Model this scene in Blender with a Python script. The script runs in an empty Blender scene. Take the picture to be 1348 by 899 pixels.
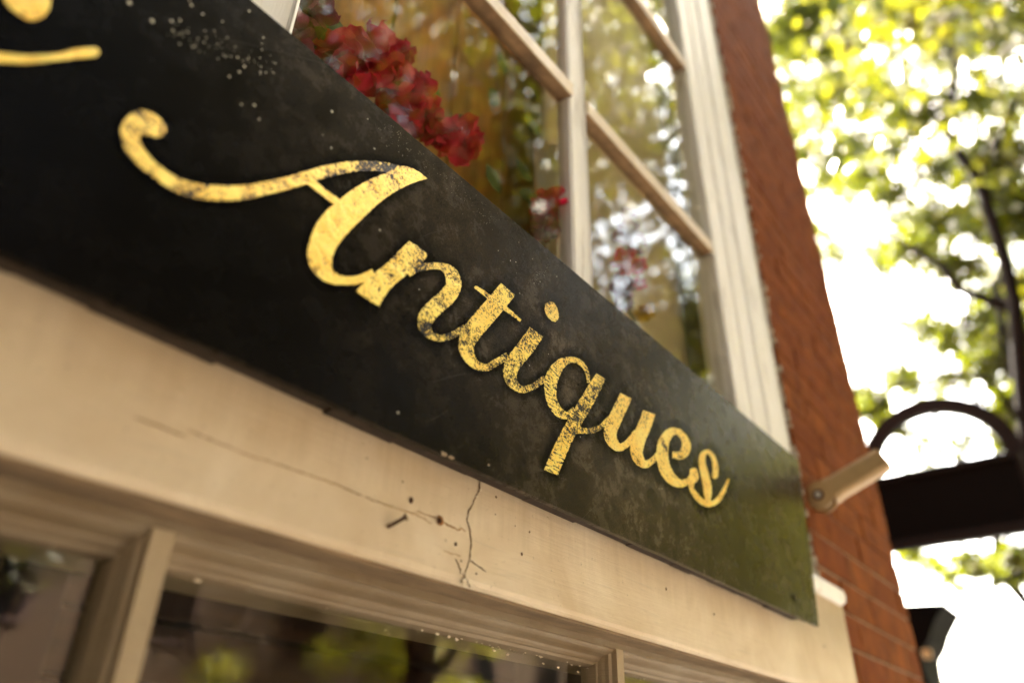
import bpy, bmesh, math, random
import numpy as np
from mathutils import Vector, Matrix, noise
from mathutils.geometry import tessellate_polygon
random.seed(7); rng = np.random.default_rng(7)
scene = bpy.context.scene
COL = scene.collection

# ------------------------------------------------------------------ camera
CZ = 1.75                      # camera height above the pavement
F = 990.0; CX, CY = 674.0, 449.5
up = Vector((35.0, -1665.0, F)).normalized()          # directions of the place's axes as seen by the camera
xr = Vector((915.0, 608.0, F)); xr = (xr - up * xr.dot(up)).normalized()
yn = up.cross(xr).normalized()
def ray(px, py):
    p = Vector((px - CX, py - CY, F))
    return Vector((p.dot(xr), p.dot(yn), p.dot(up)))
def onY(px, py, Y):            # point where the sight line meets a plane parallel to the shop front
    d = ray(px, py); d = d * (Y / d.y); return Vector((d.x, d.y, d.z + CZ))
def onX(px, py, X):
    d = ray(px, py); d = d * (X / d.x); return Vector((d.x, d.y, d.z + CZ))
cam = bpy.data.cameras.new('camera'); co = bpy.data.objects.new('camera', cam); COL.objects.link(co)
R_ = Vector((xr.x, yn.x, up.x)); D_ = Vector((xr.y, yn.y, up.y)); F_ = Vector((xr.z, yn.z, up.z))
m = Matrix((( R_.x, -D_.x, -F_.x, 0), (R_.y, -D_.y, -F_.y, 0), (R_.z, -D_.z, -F_.z, CZ), (0, 0, 0, 1)))
co.matrix_world = m
cam.sensor_width = 36; cam.sensor_fit = 'HORIZONTAL'; cam.lens = F / 1348 * 36
cam.clip_start = 0.02; cam.clip_end = 2000
cam.dof.use_dof = True; cam.dof.focus_distance = 0.86; cam.dof.aperture_fstop = 1.9; cam.dof.aperture_blades = 0
scene.camera = co

# ------------------------------------------------------------------ world, sun, exposure
SUN_AZ = math.radians(52); SUN_EL = math.radians(52)   # azimuth clockwise from +Y
w = bpy.data.worlds.new('World'); scene.world = w; w.use_nodes = True
nt = w.node_tree; nt.nodes.clear()
sky = nt.nodes.new('ShaderNodeTexSky'); sky.sky_type = 'NISHITA'; sky.sun_disc = False
sky.sun_elevation = SUN_EL; sky.sun_rotation = SUN_AZ; sky.dust_density = 6; sky.air_density = 1.0; sky.ozone_density = 0.3
tint = nt.nodes.new('ShaderNodeMix'); tint.data_type = 'RGBA'; tint.blend_type = 'MULTIPLY'; tint.inputs[0].default_value = 1
tint.inputs[7].default_value = (1.0, 0.965, 0.84, 1)
bgn = nt.nodes.new('ShaderNodeBackground'); bgn.inputs[1].default_value = 0.15
wo = nt.nodes.new('ShaderNodeOutputWorld')
nt.links.new(sky.outputs[0], tint.inputs[6]); nt.links.new(tint.outputs[2], bgn.inputs[0]); nt.links.new(bgn.outputs[0], wo.inputs[0])
sl = bpy.data.lights.new('sun', 'SUN'); sl.energy = 4.0; sl.angle = math.radians(0.5); sl.color = (1, 0.93, 0.8)
so = bpy.data.objects.new('sun', sl); COL.objects.link(so)
sd = Vector((math.sin(SUN_AZ) * math.cos(SUN_EL), math.cos(SUN_AZ) * math.cos(SUN_EL), math.sin(SUN_EL)))
so.rotation_euler = sd.to_track_quat('Z', 'Y').to_euler(); so.location = (0, 0, 30)
vs = scene.view_settings; vs.view_transform = 'Standard'; vs.look = 'None'; vs.gamma = 1; vs.exposure = 4.5
scene.render.engine = 'CYCLES'

# ------------------------------------------------------------------ material helpers
def mat(name):
    ma = bpy.data.materials.new(name); ma.use_nodes = True
    n = ma.node_tree; b = n.nodes['Principled BSDF']
    return ma, n, b
def N(n, t, **kw):
    x = n.nodes.new(t)
    for k, v in kw.items(): setattr(x, k, v)
    return x
def L(n, a, b): n.links.new(a, b)
def coords(n, kind='Object', scale=(1, 1, 1)):
    tc = N(n, 'ShaderNodeTexCoord'); mp = N(n, 'ShaderNodeMapping'); mp.inputs['Scale'].default_value = scale
    L(n, tc.outputs[kind], mp.inputs[0]); return mp.outputs[0]
def noi(n, vec, sc, det=5, rough=0.6, dist=0):
    x = N(n, 'ShaderNodeTexNoise'); x.inputs['Scale'].default_value = sc; x.inputs['Detail'].default_value = det
    x.inputs['Roughness'].default_value = rough; x.inputs['Distortion'].default_value = dist
    L(n, vec, x.inputs['Vector']); return x.outputs['Fac']
def ramp(n, f, stops):
    r = N(n, 'ShaderNodeValToRGB'); e = r.color_ramp.elements
    while len(e) < len(stops): e.new(0.5)
    for i, (p, c) in enumerate(stops):
        e[i].position = p; e[i].color = (c[0], c[1], c[2], 1) if not isinstance(c, (int, float)) else (c, c, c, 1)
    L(n, f, r.inputs[0]); return r.outputs[0]
def mixc(n, f, a, b, mode='MIX'):
    x = N(n, 'ShaderNodeMix', data_type='RGBA', blend_type=mode)
    for s, v in ((0, f), (6, a), (7, b)):
        if isinstance(v, (int, float)): x.inputs[s].default_value = v
        elif isinstance(v, tuple): x.inputs[s].default_value = (v[0], v[1], v[2], 1)
        else: L(n, v, x.inputs[s])
    return x.outputs[2]
def math_(n, op, a, b=0.0, clamp=False):
    x = N(n, 'ShaderNodeMath', operation=op, use_clamp=clamp)
    for s, v in ((0, a), (1, b)):
        if isinstance(v, (int, float)): x.inputs[s].default_value = v
        else: L(n, v, x.inputs[s])
    return x.outputs[0]
def bump(n, b, h, strength, dist):
    x = N(n, 'ShaderNodeBump'); x.inputs['Strength'].default_value = strength; x.inputs['Distance'].default_value = dist
    L(n, h, x.inputs['Height']); L(n, x.outputs[0], b.inputs['Normal']); return x
def simple(name, col, rough=0.6, metal=0, var=0.25, sc=20, bmp=0.2, bd=0.002, stretch=(1, 1, 1)):
    ma, n, b = mat(name); v = coords(n, scale=stretch)
    f = noi(n, v, sc)
    c = mixc(n, ramp(n, f, [(0.3, 0.0), (0.7, 1.0)]), tuple(x * (1 - var) for x in col), tuple(min(1, x * (1 + var)) for x in col))
    L(n, c, b.inputs['Base Color']); b.inputs['Roughness'].default_value = rough; b.inputs['Metallic'].default_value = metal
    bump(n, b, noi(n, v, sc * 4), bmp, bd); return ma

# board: old black signwriter's enamel, faded to a brown grey bloom, fine craquelure
def board_paint():
    ma, n, b = mat('black_sign_enamel'); v = coords(n)
    big = noi(n, v, 5.0, 4, 0.6); mid = noi(n, v, 24, 9, 0.78, 0.2); fine = noi(n, v, 620, 4, 0.75)
    spk = noi(n, v, 750, 2, 0.6)
    bloom = math_(n, 'MULTIPLY', ramp(n, big, [(0.38, 0.0), (0.62, 1.0)]), ramp(n, mid, [(0.42, 0.0), (0.72, 1.0)]))
    grain = ramp(n, fine, [(0.42, 0.25), (0.66, 1.0)])
    f = math_(n, 'MULTIPLY', bloom, grain)
    sx = N(n, 'ShaderNodeSeparateXYZ'); L(n, v, sx.inputs[0])
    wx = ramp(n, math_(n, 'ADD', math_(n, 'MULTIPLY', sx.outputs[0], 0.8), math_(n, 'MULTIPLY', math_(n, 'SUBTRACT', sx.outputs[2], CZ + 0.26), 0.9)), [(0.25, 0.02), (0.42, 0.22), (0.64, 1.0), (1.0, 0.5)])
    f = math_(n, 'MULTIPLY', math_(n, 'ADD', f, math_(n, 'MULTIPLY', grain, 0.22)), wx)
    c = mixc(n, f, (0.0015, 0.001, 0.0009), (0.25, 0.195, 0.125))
    vo = N(n, 'ShaderNodeTexNoise'); vo.inputs['Scale'].default_value = 160; vo.inputs['Detail'].default_value = 2; L(n, v, vo.inputs[0])
    wisp = noi(n, coords(n, scale=(3, 1, 9)), 30, 5, 0.75, 2.0)
    c = mixc(n, math_(n, 'MULTIPLY', ramp(n, wisp, [(0.66, 0.0), (0.85, 0.12)]), math_(n, 'MULTIPLY', grain, wx)), c, (0.09, 0.075, 0.05))
    sp = math_(n, 'MULTIPLY', ramp(n, spk, [(0.70, 0.0), (0.76, 1.0)]), ramp(n, mid, [(0.5, 0.0), (0.75, 0.5)]))
    c = mixc(n, sp, c, (0.3, 0.26, 0.18))
    L(n, c, b.inputs['Base Color'])
    L(n, ramp(n, mid, [(0.3, 0.2), (0.75, 0.34)]), b.inputs['Roughness'])
    b.inputs['IOR'].default_value = 1.5; b.inputs['Specular IOR Level'].default_value = 0.12
    h = math_(n, 'ADD', math_(n, 'MULTIPLY', vo.outputs['Fac'], 0.9), math_(n, 'MULTIPLY', fine, 0.35))
    h = math_(n, 'ADD', h, math_(n, 'MULTIPLY', big, 6.0))
    bump(n, b, h, 0.34, 0.0009); return ma
def gold(name, lo, hi, fleck, band=0.0):
    ma, n, b = mat(name); v = coords(n)
    m1 = noi(n, v, 300, 5, 0.75, 0.8); m2 = noi(n, v, 34, 5, 0.65, 0.6); m3 = noi(n, v, 9, 2, 0.5)
    c = mixc(n, ramp(n, m2, [(0.35, 0.0), (0.66, 1.0)]), lo, hi)
    c = mixc(n, ramp(n, m1, [(0.36, 0.6), (0.5, 0.0)]), c, (0.5, 0.24, 0.03))
    th = math_(n, 'ADD', m1, math_(n, 'MULTIPLY', m2, 0.7)); th = math_(n, 'ADD', th, math_(n, 'MULTIPLY', m3, 0.4)); th = math_(n, 'MULTIPLY', th, 0.5)
    wear = ramp(n, th, [(fleck - 0.008, 1.0), (fleck + 0.008, 0.0)])
    if band:
        s = noi(n, coords(n, scale=(1, 1, 6)), 60, 3, 0.6, 0.4)
        wear = math_(n, 'MAXIMUM', wear, ramp(n, math_(n, 'ADD', s, math_(n, 'MULTIPLY', m1, 0.5)), [(0.62 + band, 1.0), (0.65 + band, 0.0)]))
    c = mixc(n, wear, c, (0.009, 0.007, 0.005))
    L(n, c, b.inputs['Base Color'])
    L(n, math_(n, 'SUBTRACT', 0.55, math_(n, 'MULTIPLY', wear, 0.55), True), b.inputs['Metallic'])
    L(n, ramp(n, m2, [(0.3, 0.26), (0.7, 0.42)]), b.inputs['Roughness'])
    L(n, math_(n, 'SUBTRACT', 0.5, math_(n, 'MULTIPLY', wear, 0.42)), b.inputs['Specular IOR Level'])
    h = math_(n, 'ADD', math_(n, 'MULTIPLY', m1, 1.0), math_(n, 'MULTIPLY', m2, 2.0))
    bump(n, b, h, 0.8, 0.0016); return ma
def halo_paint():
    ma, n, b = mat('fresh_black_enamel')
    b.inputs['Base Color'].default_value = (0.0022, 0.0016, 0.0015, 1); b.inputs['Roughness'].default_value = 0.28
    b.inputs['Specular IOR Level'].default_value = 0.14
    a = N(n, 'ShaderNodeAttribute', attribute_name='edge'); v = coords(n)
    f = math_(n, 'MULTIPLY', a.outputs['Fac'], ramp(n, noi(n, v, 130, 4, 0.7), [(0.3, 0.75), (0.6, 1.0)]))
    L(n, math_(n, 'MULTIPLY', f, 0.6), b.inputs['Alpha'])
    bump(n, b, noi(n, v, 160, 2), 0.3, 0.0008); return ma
def cream(name, base, dirt=0.35, streak=(1, 1, 1), sc=7):
    ma, n, b = mat(name); v = coords(n, scale=streak)
    big = noi(n, v, sc, 6, 0.6, 0.4); fine = noi(n, coords(n), 190, 4, 0.7); lines = noi(n, coords(n, scale=(1.2, 1, 30)), 9, 5, 0.7, 0.2)
    c = mixc(n, ramp(n, big, [(0.35, 0.0), (0.7, 1.0)]), tuple(x * (1 - dirt * k) for x, k in zip(base, (0.45, 0.6, 0.8))), base)
    c = mixc(n, ramp(n, lines, [(0.25, 0.5), (0.42, 0.0)]), c, tuple(x * 0.66 for x in base))
    c = mixc(n, ramp(n, fine, [(0.27, 0.7), (0.35, 0.0)]), c, (0.22, 0.15, 0.08))
    if 'fascia' in name:       # grime plus painted shade of the sign along the board's top, and water runs
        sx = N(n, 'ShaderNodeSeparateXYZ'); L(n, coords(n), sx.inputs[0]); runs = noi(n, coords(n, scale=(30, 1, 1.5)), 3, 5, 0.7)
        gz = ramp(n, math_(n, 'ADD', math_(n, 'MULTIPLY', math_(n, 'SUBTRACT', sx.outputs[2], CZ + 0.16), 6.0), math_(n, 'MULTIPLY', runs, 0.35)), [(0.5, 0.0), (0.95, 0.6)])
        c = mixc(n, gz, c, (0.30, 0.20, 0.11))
        pt = noi(n, coords(n), 60, 6, 0.75, 0.5); c = mixc(n, ramp(n, pt, [(0.66, 0.0), (0.70, 0.5)]), c, (0.40, 0.29, 0.17))
    L(n, c, b.inputs['Base Color']); b.inputs['Roughness'].default_value = 0.48
    h = math_(n, 'ADD', math_(n, 'MULTIPLY', fine, 0.5), math_(n, 'MULTIPLY', lines, 1.6)); h = math_(n, 'ADD', h, math_(n, 'MULTIPLY', big, 3))
    bump(n, b, h, 0.35, 0.0014); return ma
def casing_paint():
    ma, n, b = mat('weathered_white_paint'); v = coords(n, scale=(14, 14, 0.8))
    s = noi(n, v, 5, 6, 0.7, 0.3); big = noi(n, coords(n), 9, 4)
    c = mixc(n, ramp(n, s, [(0.33, 1.0), (0.44, 0.0)]), (0.90, 0.90, 0.87), (0.72, 0.70, 0.65))
    c = mixc(n, math_(n, 'MULTIPLY', ramp(n, big, [(0.5, 0.0), (0.7, 0.7)]), ramp(n, s, [(0.38, 1.0), (0.45, 0.0)])), c, (0.28, 0.24, 0.2))
    L(n, c, b.inputs['Base Color']); b.inputs['Roughness'].default_value = 0.5
    bump(n, b, s, 0.6, 0.004); return ma
def brick_mat():
    ma, n, b = mat('old_red_brick'); v = coords(n)
    oi = N(n, 'ShaderNodeObjectInfo'); tc = N(n, 'ShaderNodeVectorMath', operation='ADD'); L(n, v, tc.inputs[0]); 
    sc = N(n, 'ShaderNodeCombineXYZ'); L(n, math_(n, 'MULTIPLY', oi.outputs['Random'], 37.0), sc.inputs[0]); L(n, sc.outputs[0], tc.inputs[1])
    f = noi(n, tc.outputs[0], 14, 6, 0.65, 0.0); g = noi(n, tc.outputs[0], 130, 4, 0.7)
    c = mixc(n, ramp(n, f, [(0.3, 0.0), (0.65, 1.0)]), (0.085, 0.02, 0.004), (0.27, 0.078, 0.010))
    c = mixc(n, ramp(n, oi.outputs['Random'], [(0.0, 0.0), (1.0, 0.55)]), c, (0.16, 0.034, 0.005))
    c = mixc(n, ramp(n, g, [(0.25, 0.7), (0.4, 0.0)]), c, (0.07, 0.03, 0.015))
    L(n, c, b.inputs['Base Color']); b.inputs['Roughness'].default_value = 0.9; b.inputs['Specular IOR Level'].default_value = 0.15
    bump(n, b, math_(n, 'ADD', g, math_(n, 'MULTIPLY', f, 0.8)), 0.3, 0.0015); return ma
def glass_mat():
    ma, n, b = mat('old_window_glass'); n.nodes.remove(b); out = n.nodes['Material Output']
    geo = N(n, 'ShaderNodeNewGeometry'); fr = N(n, 'ShaderNodeFresnel')
    L(n, math_(n, 'ADD', math_(n, 'MULTIPLY', geo.outputs['Backfacing'], 1 / 1.5 - 1.5), 1.5), fr.inputs['IOR'])
    gl = N(n, 'ShaderNodeBsdfGlossy'); gl.inputs['Roughness'].default_value = 0.012
    tr = N(n, 'ShaderNodeBsdfTransparent'); tr.inputs[0].default_value = (0.96, 0.97, 0.94, 1)
    mx = N(n, 'ShaderNodeMixShader'); L(n, fr.outputs[0], mx.inputs[0]); L(n, tr.outputs[0], mx.inputs[1]); L(n, gl.outputs[0], mx.inputs[2])
    bp = N(n, 'ShaderNodeBump'); bp.inputs['Strength'].default_value = 0.05; bp.inputs['Distance'].default_value = 0.004
    L(n, noi(n, coords(n), 11, 2), bp.inputs['Height']); L(n, bp.outputs[0], gl.inputs['Normal'])
    L(n, mx.outputs[0], out.inputs[0]); return ma
def leaf_mat(name, c1, c2, tr=0.5):
    ma, n, b = mat(name); out = n.nodes['Material Output']
    a = N(n, 'ShaderNodeAttribute', attribute_name='tone')
    c = mixc(n, a.outputs['Fac'], c1, c2); L(n, c, b.inputs['Base Color']); b.inputs['Roughness'].default_value = 0.45
    t = N(n, 'ShaderNodeBsdfTranslucent'); L(n, mixc(n, 1.0, c, (1.5, 1.6, 0.45), 'MULTIPLY'), t.inputs[0])
    mx = N(n, 'ShaderNodeMixShader'); mx.inputs[0].default_value = tr
    L(n, b.outputs[0], mx.inputs[1]); L(n, t.outputs[0], mx.inputs[2]); L(n, mx.outputs[0], out.inputs[0]); return ma
def petal_mat():
    ma, n, b = mat('red_petal'); out = n.nodes['Material Output']
    f = noi(n, coords(n), 60, 3); oi = N(n, 'ShaderNodeObjectInfo')
    c = mixc(n, ramp(n, f, [(0.3, 0.0), (0.7, 1.0)]), (0.55, 0.003, 0.04), (0.98, 0.012, 0.085))
    L(n, mixc(n, math_(n, 'MULTIPLY', oi.outputs['Random'], 0.6), c, (0.3, 0.01, 0.03)), b.inputs['Base Color']); b.inputs['Roughness'].default_value = 0.6
    t = N(n, 'ShaderNodeBsdfTranslucent'); L(n, c, t.inputs[0]); mx = N(n, 'ShaderNodeMixShader'); mx.inputs[0].default_value = 0.35
    L(n, b.outputs[0], mx.inputs[1]); L(n, t.outputs[0], mx.inputs[2]); L(n, mx.outputs[0], out.inputs[0]); return ma

M = dict(
    board=board_paint(), gold_a=gold('gold_leaf_clean', (1.0, 0.56, 0.03), (1.0, 0.82, 0.17), 0.468),
    gold_f=gold('gold_leaf_flecked', (1.0, 0.62, 0.05), (1.0, 0.82, 0.18), 0.512),
    gold_s=gold('gold_leaf_swash', (1.0, 0.56, 0.04), (1.0, 0.80, 0.17), 0.512), gold_b=gold('gold_leaf_cracked', (1.0, 0.62, 0.05), (1.0, 0.82, 0.18), 0.50, 0.05),
    gold_r=gold('gold_leaf_end', (1.0, 0.60, 0.05), (1.0, 0.82, 0.22), 0.472),
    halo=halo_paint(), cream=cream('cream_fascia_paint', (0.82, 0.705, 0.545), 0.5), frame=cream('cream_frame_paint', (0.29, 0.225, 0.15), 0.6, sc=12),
    white=casing_paint(), muntin=cream('muntin_paint', (0.82, 0.74, 0.60), 0.3, sc=18), brick=brick_mat(),
    under=simple('shaded_brown_underside', (0.22, 0.13, 0.065), 0.7, var=0.4, sc=30),
    mortar=simple('mortar', (0.15, 0.055, 0.022), 0.95, var=0.4, sc=40, bmp=0.6, bd=0.003), mortar_l=simple('pale_mortar', (0.28, 0.19, 0.12), 0.95, var=0.3, sc=60, bmp=0.6, bd=0.003),
    caulk=simple('cracked_caulk', (0.42, 0.36, 0.28), 0.9, var=0.6, sc=70, bmp=0.8, bd=0.004),
    glass=glass_mat(), dark=simple('dark_painted_timber', (0.012, 0.009, 0.007), 0.7), batten=simple('raw_edge_batten', (0.03, 0.017, 0.01), 0.8, var=0.6, sc=90, stretch=(1, 1, 8)),
    chip=simple('bare_wood_chip', (0.45, 0.34, 0.22), 0.8, sc=90), rust=simple('rusty_iron', (0.07, 0.025, 0.012), 0.8, 0.3, 0.5, 300),
    crack=simple('dirty_crack', (0.14, 0.075, 0.035), 0.9), crack_l=simple('faint_crack', (0.42, 0.27, 0.14), 0.9), stain=simple('rust_stain', (0.35, 0.16, 0.05), 0.8, sc=200), speck=simple('paint_speck', (0.9, 0.82, 0.65), 0.6),
    tan=simple('tan_painted_metal', (0.36, 0.23, 0.10), 0.42, 0.15, 0.12, 30), steel=simple('worn_steel', (0.5, 0.48, 0.45), 0.35, 0.9),
    iron=simple('dark_grey_iron', (0.005, 0.005, 0.0055), 0.6, 0.0), black=simple('black_sign_face', (0.0015, 0.0015, 0.0015), 0.8, bmp=0),
    amber=simple('amber_varnished_wood', (0.52, 0.24, 0.045), 0.45, var=0.45, sc=5, stretch=(6, 6, 1)), khaki=simple('khaki_blind_cloth', (0.50, 0.39, 0.22), 0.9, var=0.15, sc=8),
    redwood=simple('dark_red_wood', (0.025, 0.005, 0.004), 0.6), slat=simple('brown_ceiling_board', (0.05, 0.019, 0.006), 0.55, var=0.4, sc=4, stretch=(1, 8, 8)),
    bark=simple('dark_bark', (0.008, 0.006, 0.005), 0.9, var=0.4, sc=25, bmp=0.8, bd=0.01),
    shrub=leaf_mat('shrub_leaf', (0.16, 0.155, 0.008), (0.33, 0.30, 0.015), 0.35), leaf=leaf_mat('sunlit_leaf', (0.022, 0.027, 0.003), (0.085, 0.09, 0.004), 0.6), leaf2=leaf_mat('shade_leaf', (0.03, 0.032, 0.006), (0.075, 0.07, 0.012), 0.45),
    petal=petal_mat(), stem=simple('green_stem', (0.05, 0.08, 0.015), 0.6), purple=simple('plum_petal', (0.22, 0.02, 0.06), 0.6, var=0.4), yellow=simple('yellow_petal', (0.7, 0.42, 0.03), 0.6),
    asphalt=simple('asphalt', (0.05, 0.05, 0.05), 0.9, var=0.2, sc=6), pave=simple('paving', (0.09, 0.08, 0.068), 0.85, var=0.2, sc=3), grass=simple('lawn', (0.08, 0.11, 0.03), 0.9), line=simple('road_paint', (0.75, 0.73, 0.65), 0.7),
    clap=simple('tan_clapboard', (0.05, 0.024, 0.007), 0.7, var=0.15, sc=3), trim=simple('cream_trim', (0.7, 0.62, 0.48), 0.6), roof=simple('roof_shingle', (0.06, 0.05, 0.045), 0.9), plaster=simple('dark_shop_plaster', (0.16, 0.11, 0.07), 0.9),
    mullion=cream('mullion_paint', (0.48, 0.39, 0.27), 0.4, sc=12), soffit=simple('shaded_soffit_paint', (0.24, 0.165, 0.10), 0.7, var=0.35, sc=14, stretch=(1, 3, 3)), blocker=simple('dark_grey_blocker', (0.07, 0.07, 0.065), 0.8), drape=simple('pale_drape', (0.8, 0.74, 0.6), 0.9, var=0.12, sc=10),
)

M['iron'].node_tree.nodes['Principled BSDF'].inputs['Specular IOR Level'].default_value = 0.08
M['bark'].node_tree.nodes['Principled BSDF'].inputs['Specular IOR Level'].default_value = 0.05
M['black'].node_tree.nodes['Principled BSDF'].inputs['Specular IOR Level'].default_value = 0.05
# ------------------------------------------------------------------ object helpers
def tag(o, label=None, cat=None, group=None, kind=None):
    if label: o['label'] = label
    if cat: o['category'] = cat
    if group: o['group'] = group
    if kind: o['kind'] = kind
    return o
def empty(name, loc, label=None, cat=None, group=None):
    o = bpy.data.objects.new(name, None); COL.objects.link(o); o.location = loc; o.empty_display_size = 0.1
    return tag(o, label, cat, group)
def par(o, parent):
    o.parent = parent
    if parent.parent is None: o.matrix_parent_inverse = Matrix.Translation(parent.location).inverted()
    elif parent.matrix_parent_inverse is not None: o.matrix_parent_inverse = Matrix.Translation(parent.location).inverted()
def mesh(name, verts, faces, ma, parent=None, smooth=False):
    me = bpy.data.meshes.new(name); me.from_pydata([tuple(v) for v in verts], [], faces); me.materials.append(ma)
    if smooth: me.polygons.foreach_set('use_smooth', [True] * len(me.polygons))
    me.update(); o = bpy.data.objects.new(name, me); COL.objects.link(o)
    if parent: par(o, parent)
    return o
def fin(name, bm, ma, parent=None, smooth=False):
    me = bpy.data.meshes.new(name); bm.to_mesh(me); bm.free(); me.materials.append(ma)
    if smooth: me.polygons.foreach_set('use_smooth', [True] * len(me.polygons))
    o = bpy.data.objects.new(name, me); COL.objects.link(o)
    if parent: par(o, parent)
    return o
def box(bm, a, b, bev=0.0, seg=2):
    vs_ = [bm.verts.new((x, y, z)) for x in (a[0], b[0]) for y in (a[1], b[1]) for z in (a[2], b[2])]
    fs = [(0, 1, 3, 2), (4, 6, 7, 5), (0, 4, 5, 1), (2, 3, 7, 6), (0, 2, 6, 4), (1, 5, 7, 3)]
    f = [bm.faces.new([vs_[i] for i in q]) for q in fs]
    if bev: bmesh.ops.bevel(bm, geom=list({e for q in f for e in q.edges}), offset=bev, segments=seg, affect='EDGES', profile=0.5)
def boxo(name, a, b, ma, parent=None, bev=0.0):
    bm = bmesh.new(); box(bm, a, b, bev); return fin(name, bm, ma, parent)
def prism(name, prof, axis, t0, t1, ma, parent=None, steps=1, wob=0.0):
    """profile of 2-D points swept along one axis; axis 'x': (y,z), 'z': (x,y)"""
    n_ = len(prof); V = []; Fc = []
    for k in range(steps + 1):
        t = t0 + (t1 - t0) * k / steps
        for (a, b) in prof:
            j = noise.noise(Vector((t * 9, a * 40, b * 40))) * wob
            V.append((t, a + j, b + j) if axis == 'x' else (a + j, b + j, t))
    for k in range(steps):
        for i in range(n_):
            j = (i + 1) % n_; Fc.append((k * n_ + i, k * n_ + j, (k + 1) * n_ + j, (k + 1) * n_ + i))
    Fc.append(tuple(range(n_))[::-1]); Fc.append(tuple(steps * n_ + i for i in range(n_)))
    o = mesh(name, V, Fc, ma, parent)
    bm = bmesh.new(); bm.from_mesh(o.data); bmesh.ops.recalc_face_normals(bm, faces=bm.faces); bm.to_mesh(o.data); bm.free()
    return o
def tube(bm, pts, rad, sides=8, cap=True):
    pts = [Vector(p) for p in pts]; rings = []
    for i, p in enumerate(pts):
        d = (pts[min(i + 1, len(pts) - 1)] - pts[max(i - 1, 0)]).normalized()
        a = d.cross(Vector((0.13, 0.21, 0.97))); a = a.normalized() if a.length > 1e-4 else Vector((1, 0, 0)); b_ = d.cross(a)
        r = rad[i] if isinstance(rad, (list, tuple)) else rad
        rings.append([bm.verts.new(p + (a * math.cos(2 * math.pi * k / sides) + b_ * math.sin(2 * math.pi * k / sides)) * r) for k in range(sides)])
    for i in range(len(pts) - 1):
        for k in range(sides): bm.faces.new((rings[i][k], rings[i][(k + 1) % sides], rings[i + 1][(k + 1) % sides], rings[i + 1][k]))
    if cap: bm.faces.new(rings[0][::-1]); bm.faces.new(rings[-1])
def P(x, y, z): return Vector((x, y, z + CZ))

# ------------------------------------------------------------------ ground and street
def sheet(name, x0, x1, y0, y1, z, ma, kind='structure'):
    return tag(mesh(name, [(x0, y0, z), (x1, y0, z), (x1, y1, z), (x0, y1, z)], [(0, 1, 2, 3)], ma), kind=kind)
sheet('ground', -800, 800, -800, 800, -0.16, M['grass'])
sheet('road', -120, 160, -9.5, -2.6, -0.125, M['asphalt'])
tag(boxo('pavement', (-60, -2.6, -0.15), (100, 14, 0.0), M['pave']), kind='structure')
tag(boxo('kerb', (-60, -2.74, -0.15), (100, -2.603, 0.004), M['trim']), kind='structure')
tag(boxo('far_pavement', (-60, -12.5, -0.15), (100, -9.5, 0.0), M['pave']), kind='structure')
tag(boxo('far_kerb', (-60, -9.497, -0.15), (100, -9.36, 0.004), M['trim']), kind='structure')
bm = bmesh.new()
for k in range(-8, 20): box(bm, (k * 5, -6.1, -0.124), (k * 5 + 2.4, -5.98, -0.12))
tag(fin('road_marking', bm, M['line']), kind='structure')

# ------------------------------------------------------------------ the shop building
SX0, SX1 = -3.2, 2.376
shop = empty('shop_building', (0, 0.5, 0), 'brick and timber shop front with cream fascia, white sash window and red brick pier', 'shop')
GY = 0.52                                                    # upper glass plane
# shell of the room behind the windows
bm = bmesh.new()
box(bm, (SX0, 0.60, -0.1), (SX1 - 0.25, 5.0, 0.05)); box(bm, (SX0, 0.6, CZ + 3.9), (SX1, 5.0, CZ + 4.1)); box(bm, (SX0, 4.8, 0.05), (SX1, 5.0, CZ + 3.9))
box(bm, (SX0, 0.6, 0.05), (SX0 + 0.2, 4.8, CZ + 3.9)); box(bm, (SX1 - 0.45, 0.62, 0.05), (SX1 - 0.25, 4.8, CZ + 3.9))
fin('wall', bm, M['plaster'], shop)
boxo('side_wall', (SX1 - 0.24, 0.621, -0.1), (SX1 - 0.01, 5.0, CZ + 4.199), M['brick'], shop)
boxo('upper_wall', (SX0, 0.51, CZ + 4.2), (SX1 - 0.003, 5.2, CZ + 8.0), M['brick'], shop)
boxo('roof', (SX0 - 0.2, 0.3, CZ + 8.0), (SX1 + 0.1, 5.4, CZ + 8.25), M['roof'], shop)
boxo('window_header', (SX0, 0.515, CZ + 3.6), (1.64, 0.62, CZ + 4.19), M['cream'], shop)
for k in range(22):                                          # boarded ceiling, seen through the panes
    z = CZ + 2.55
    boxo('ceiling_board', (SX0 + 0.2, 0.75 + k * 0.12, z), (SX1 - 0.46, 0.75 + k * 0.12 + 0.112, z + 0.02), M['amber'], shop, 0.003)
for k in range(16):                                          # boarded wall low inside
    z = -0.05 + k * 0.115 + CZ - 1.4
    boxo('wall_board', (SX0 + 0.2, 1.50, z), (SX1 - 0.46, 1.53, z + 0.105), M['slat'], shop, 0.004)
# fascia: a cream board with slightly worn lower arris
pr = [(0.520, 0.16), (0.520, 0.34), (0.475, 0.34), (0.475, 0.1665), (0.4765, 0.1625), (0.480, 0.160)]
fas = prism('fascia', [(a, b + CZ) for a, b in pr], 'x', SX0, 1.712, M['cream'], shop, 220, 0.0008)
bm = bmesh.new(); box(bm, (SX0, 0.4815, CZ + 0.1575), (1.64, 0.5128, CZ + 0.1597)); box(bm, (SX0, 0.4812, CZ + 0.1566), (1.64, 0.4845, CZ + 0.1574)); fin('soffit', bm, M['soffit'], shop)  # thin brown sheet that paints in the shade under the fascia
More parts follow.
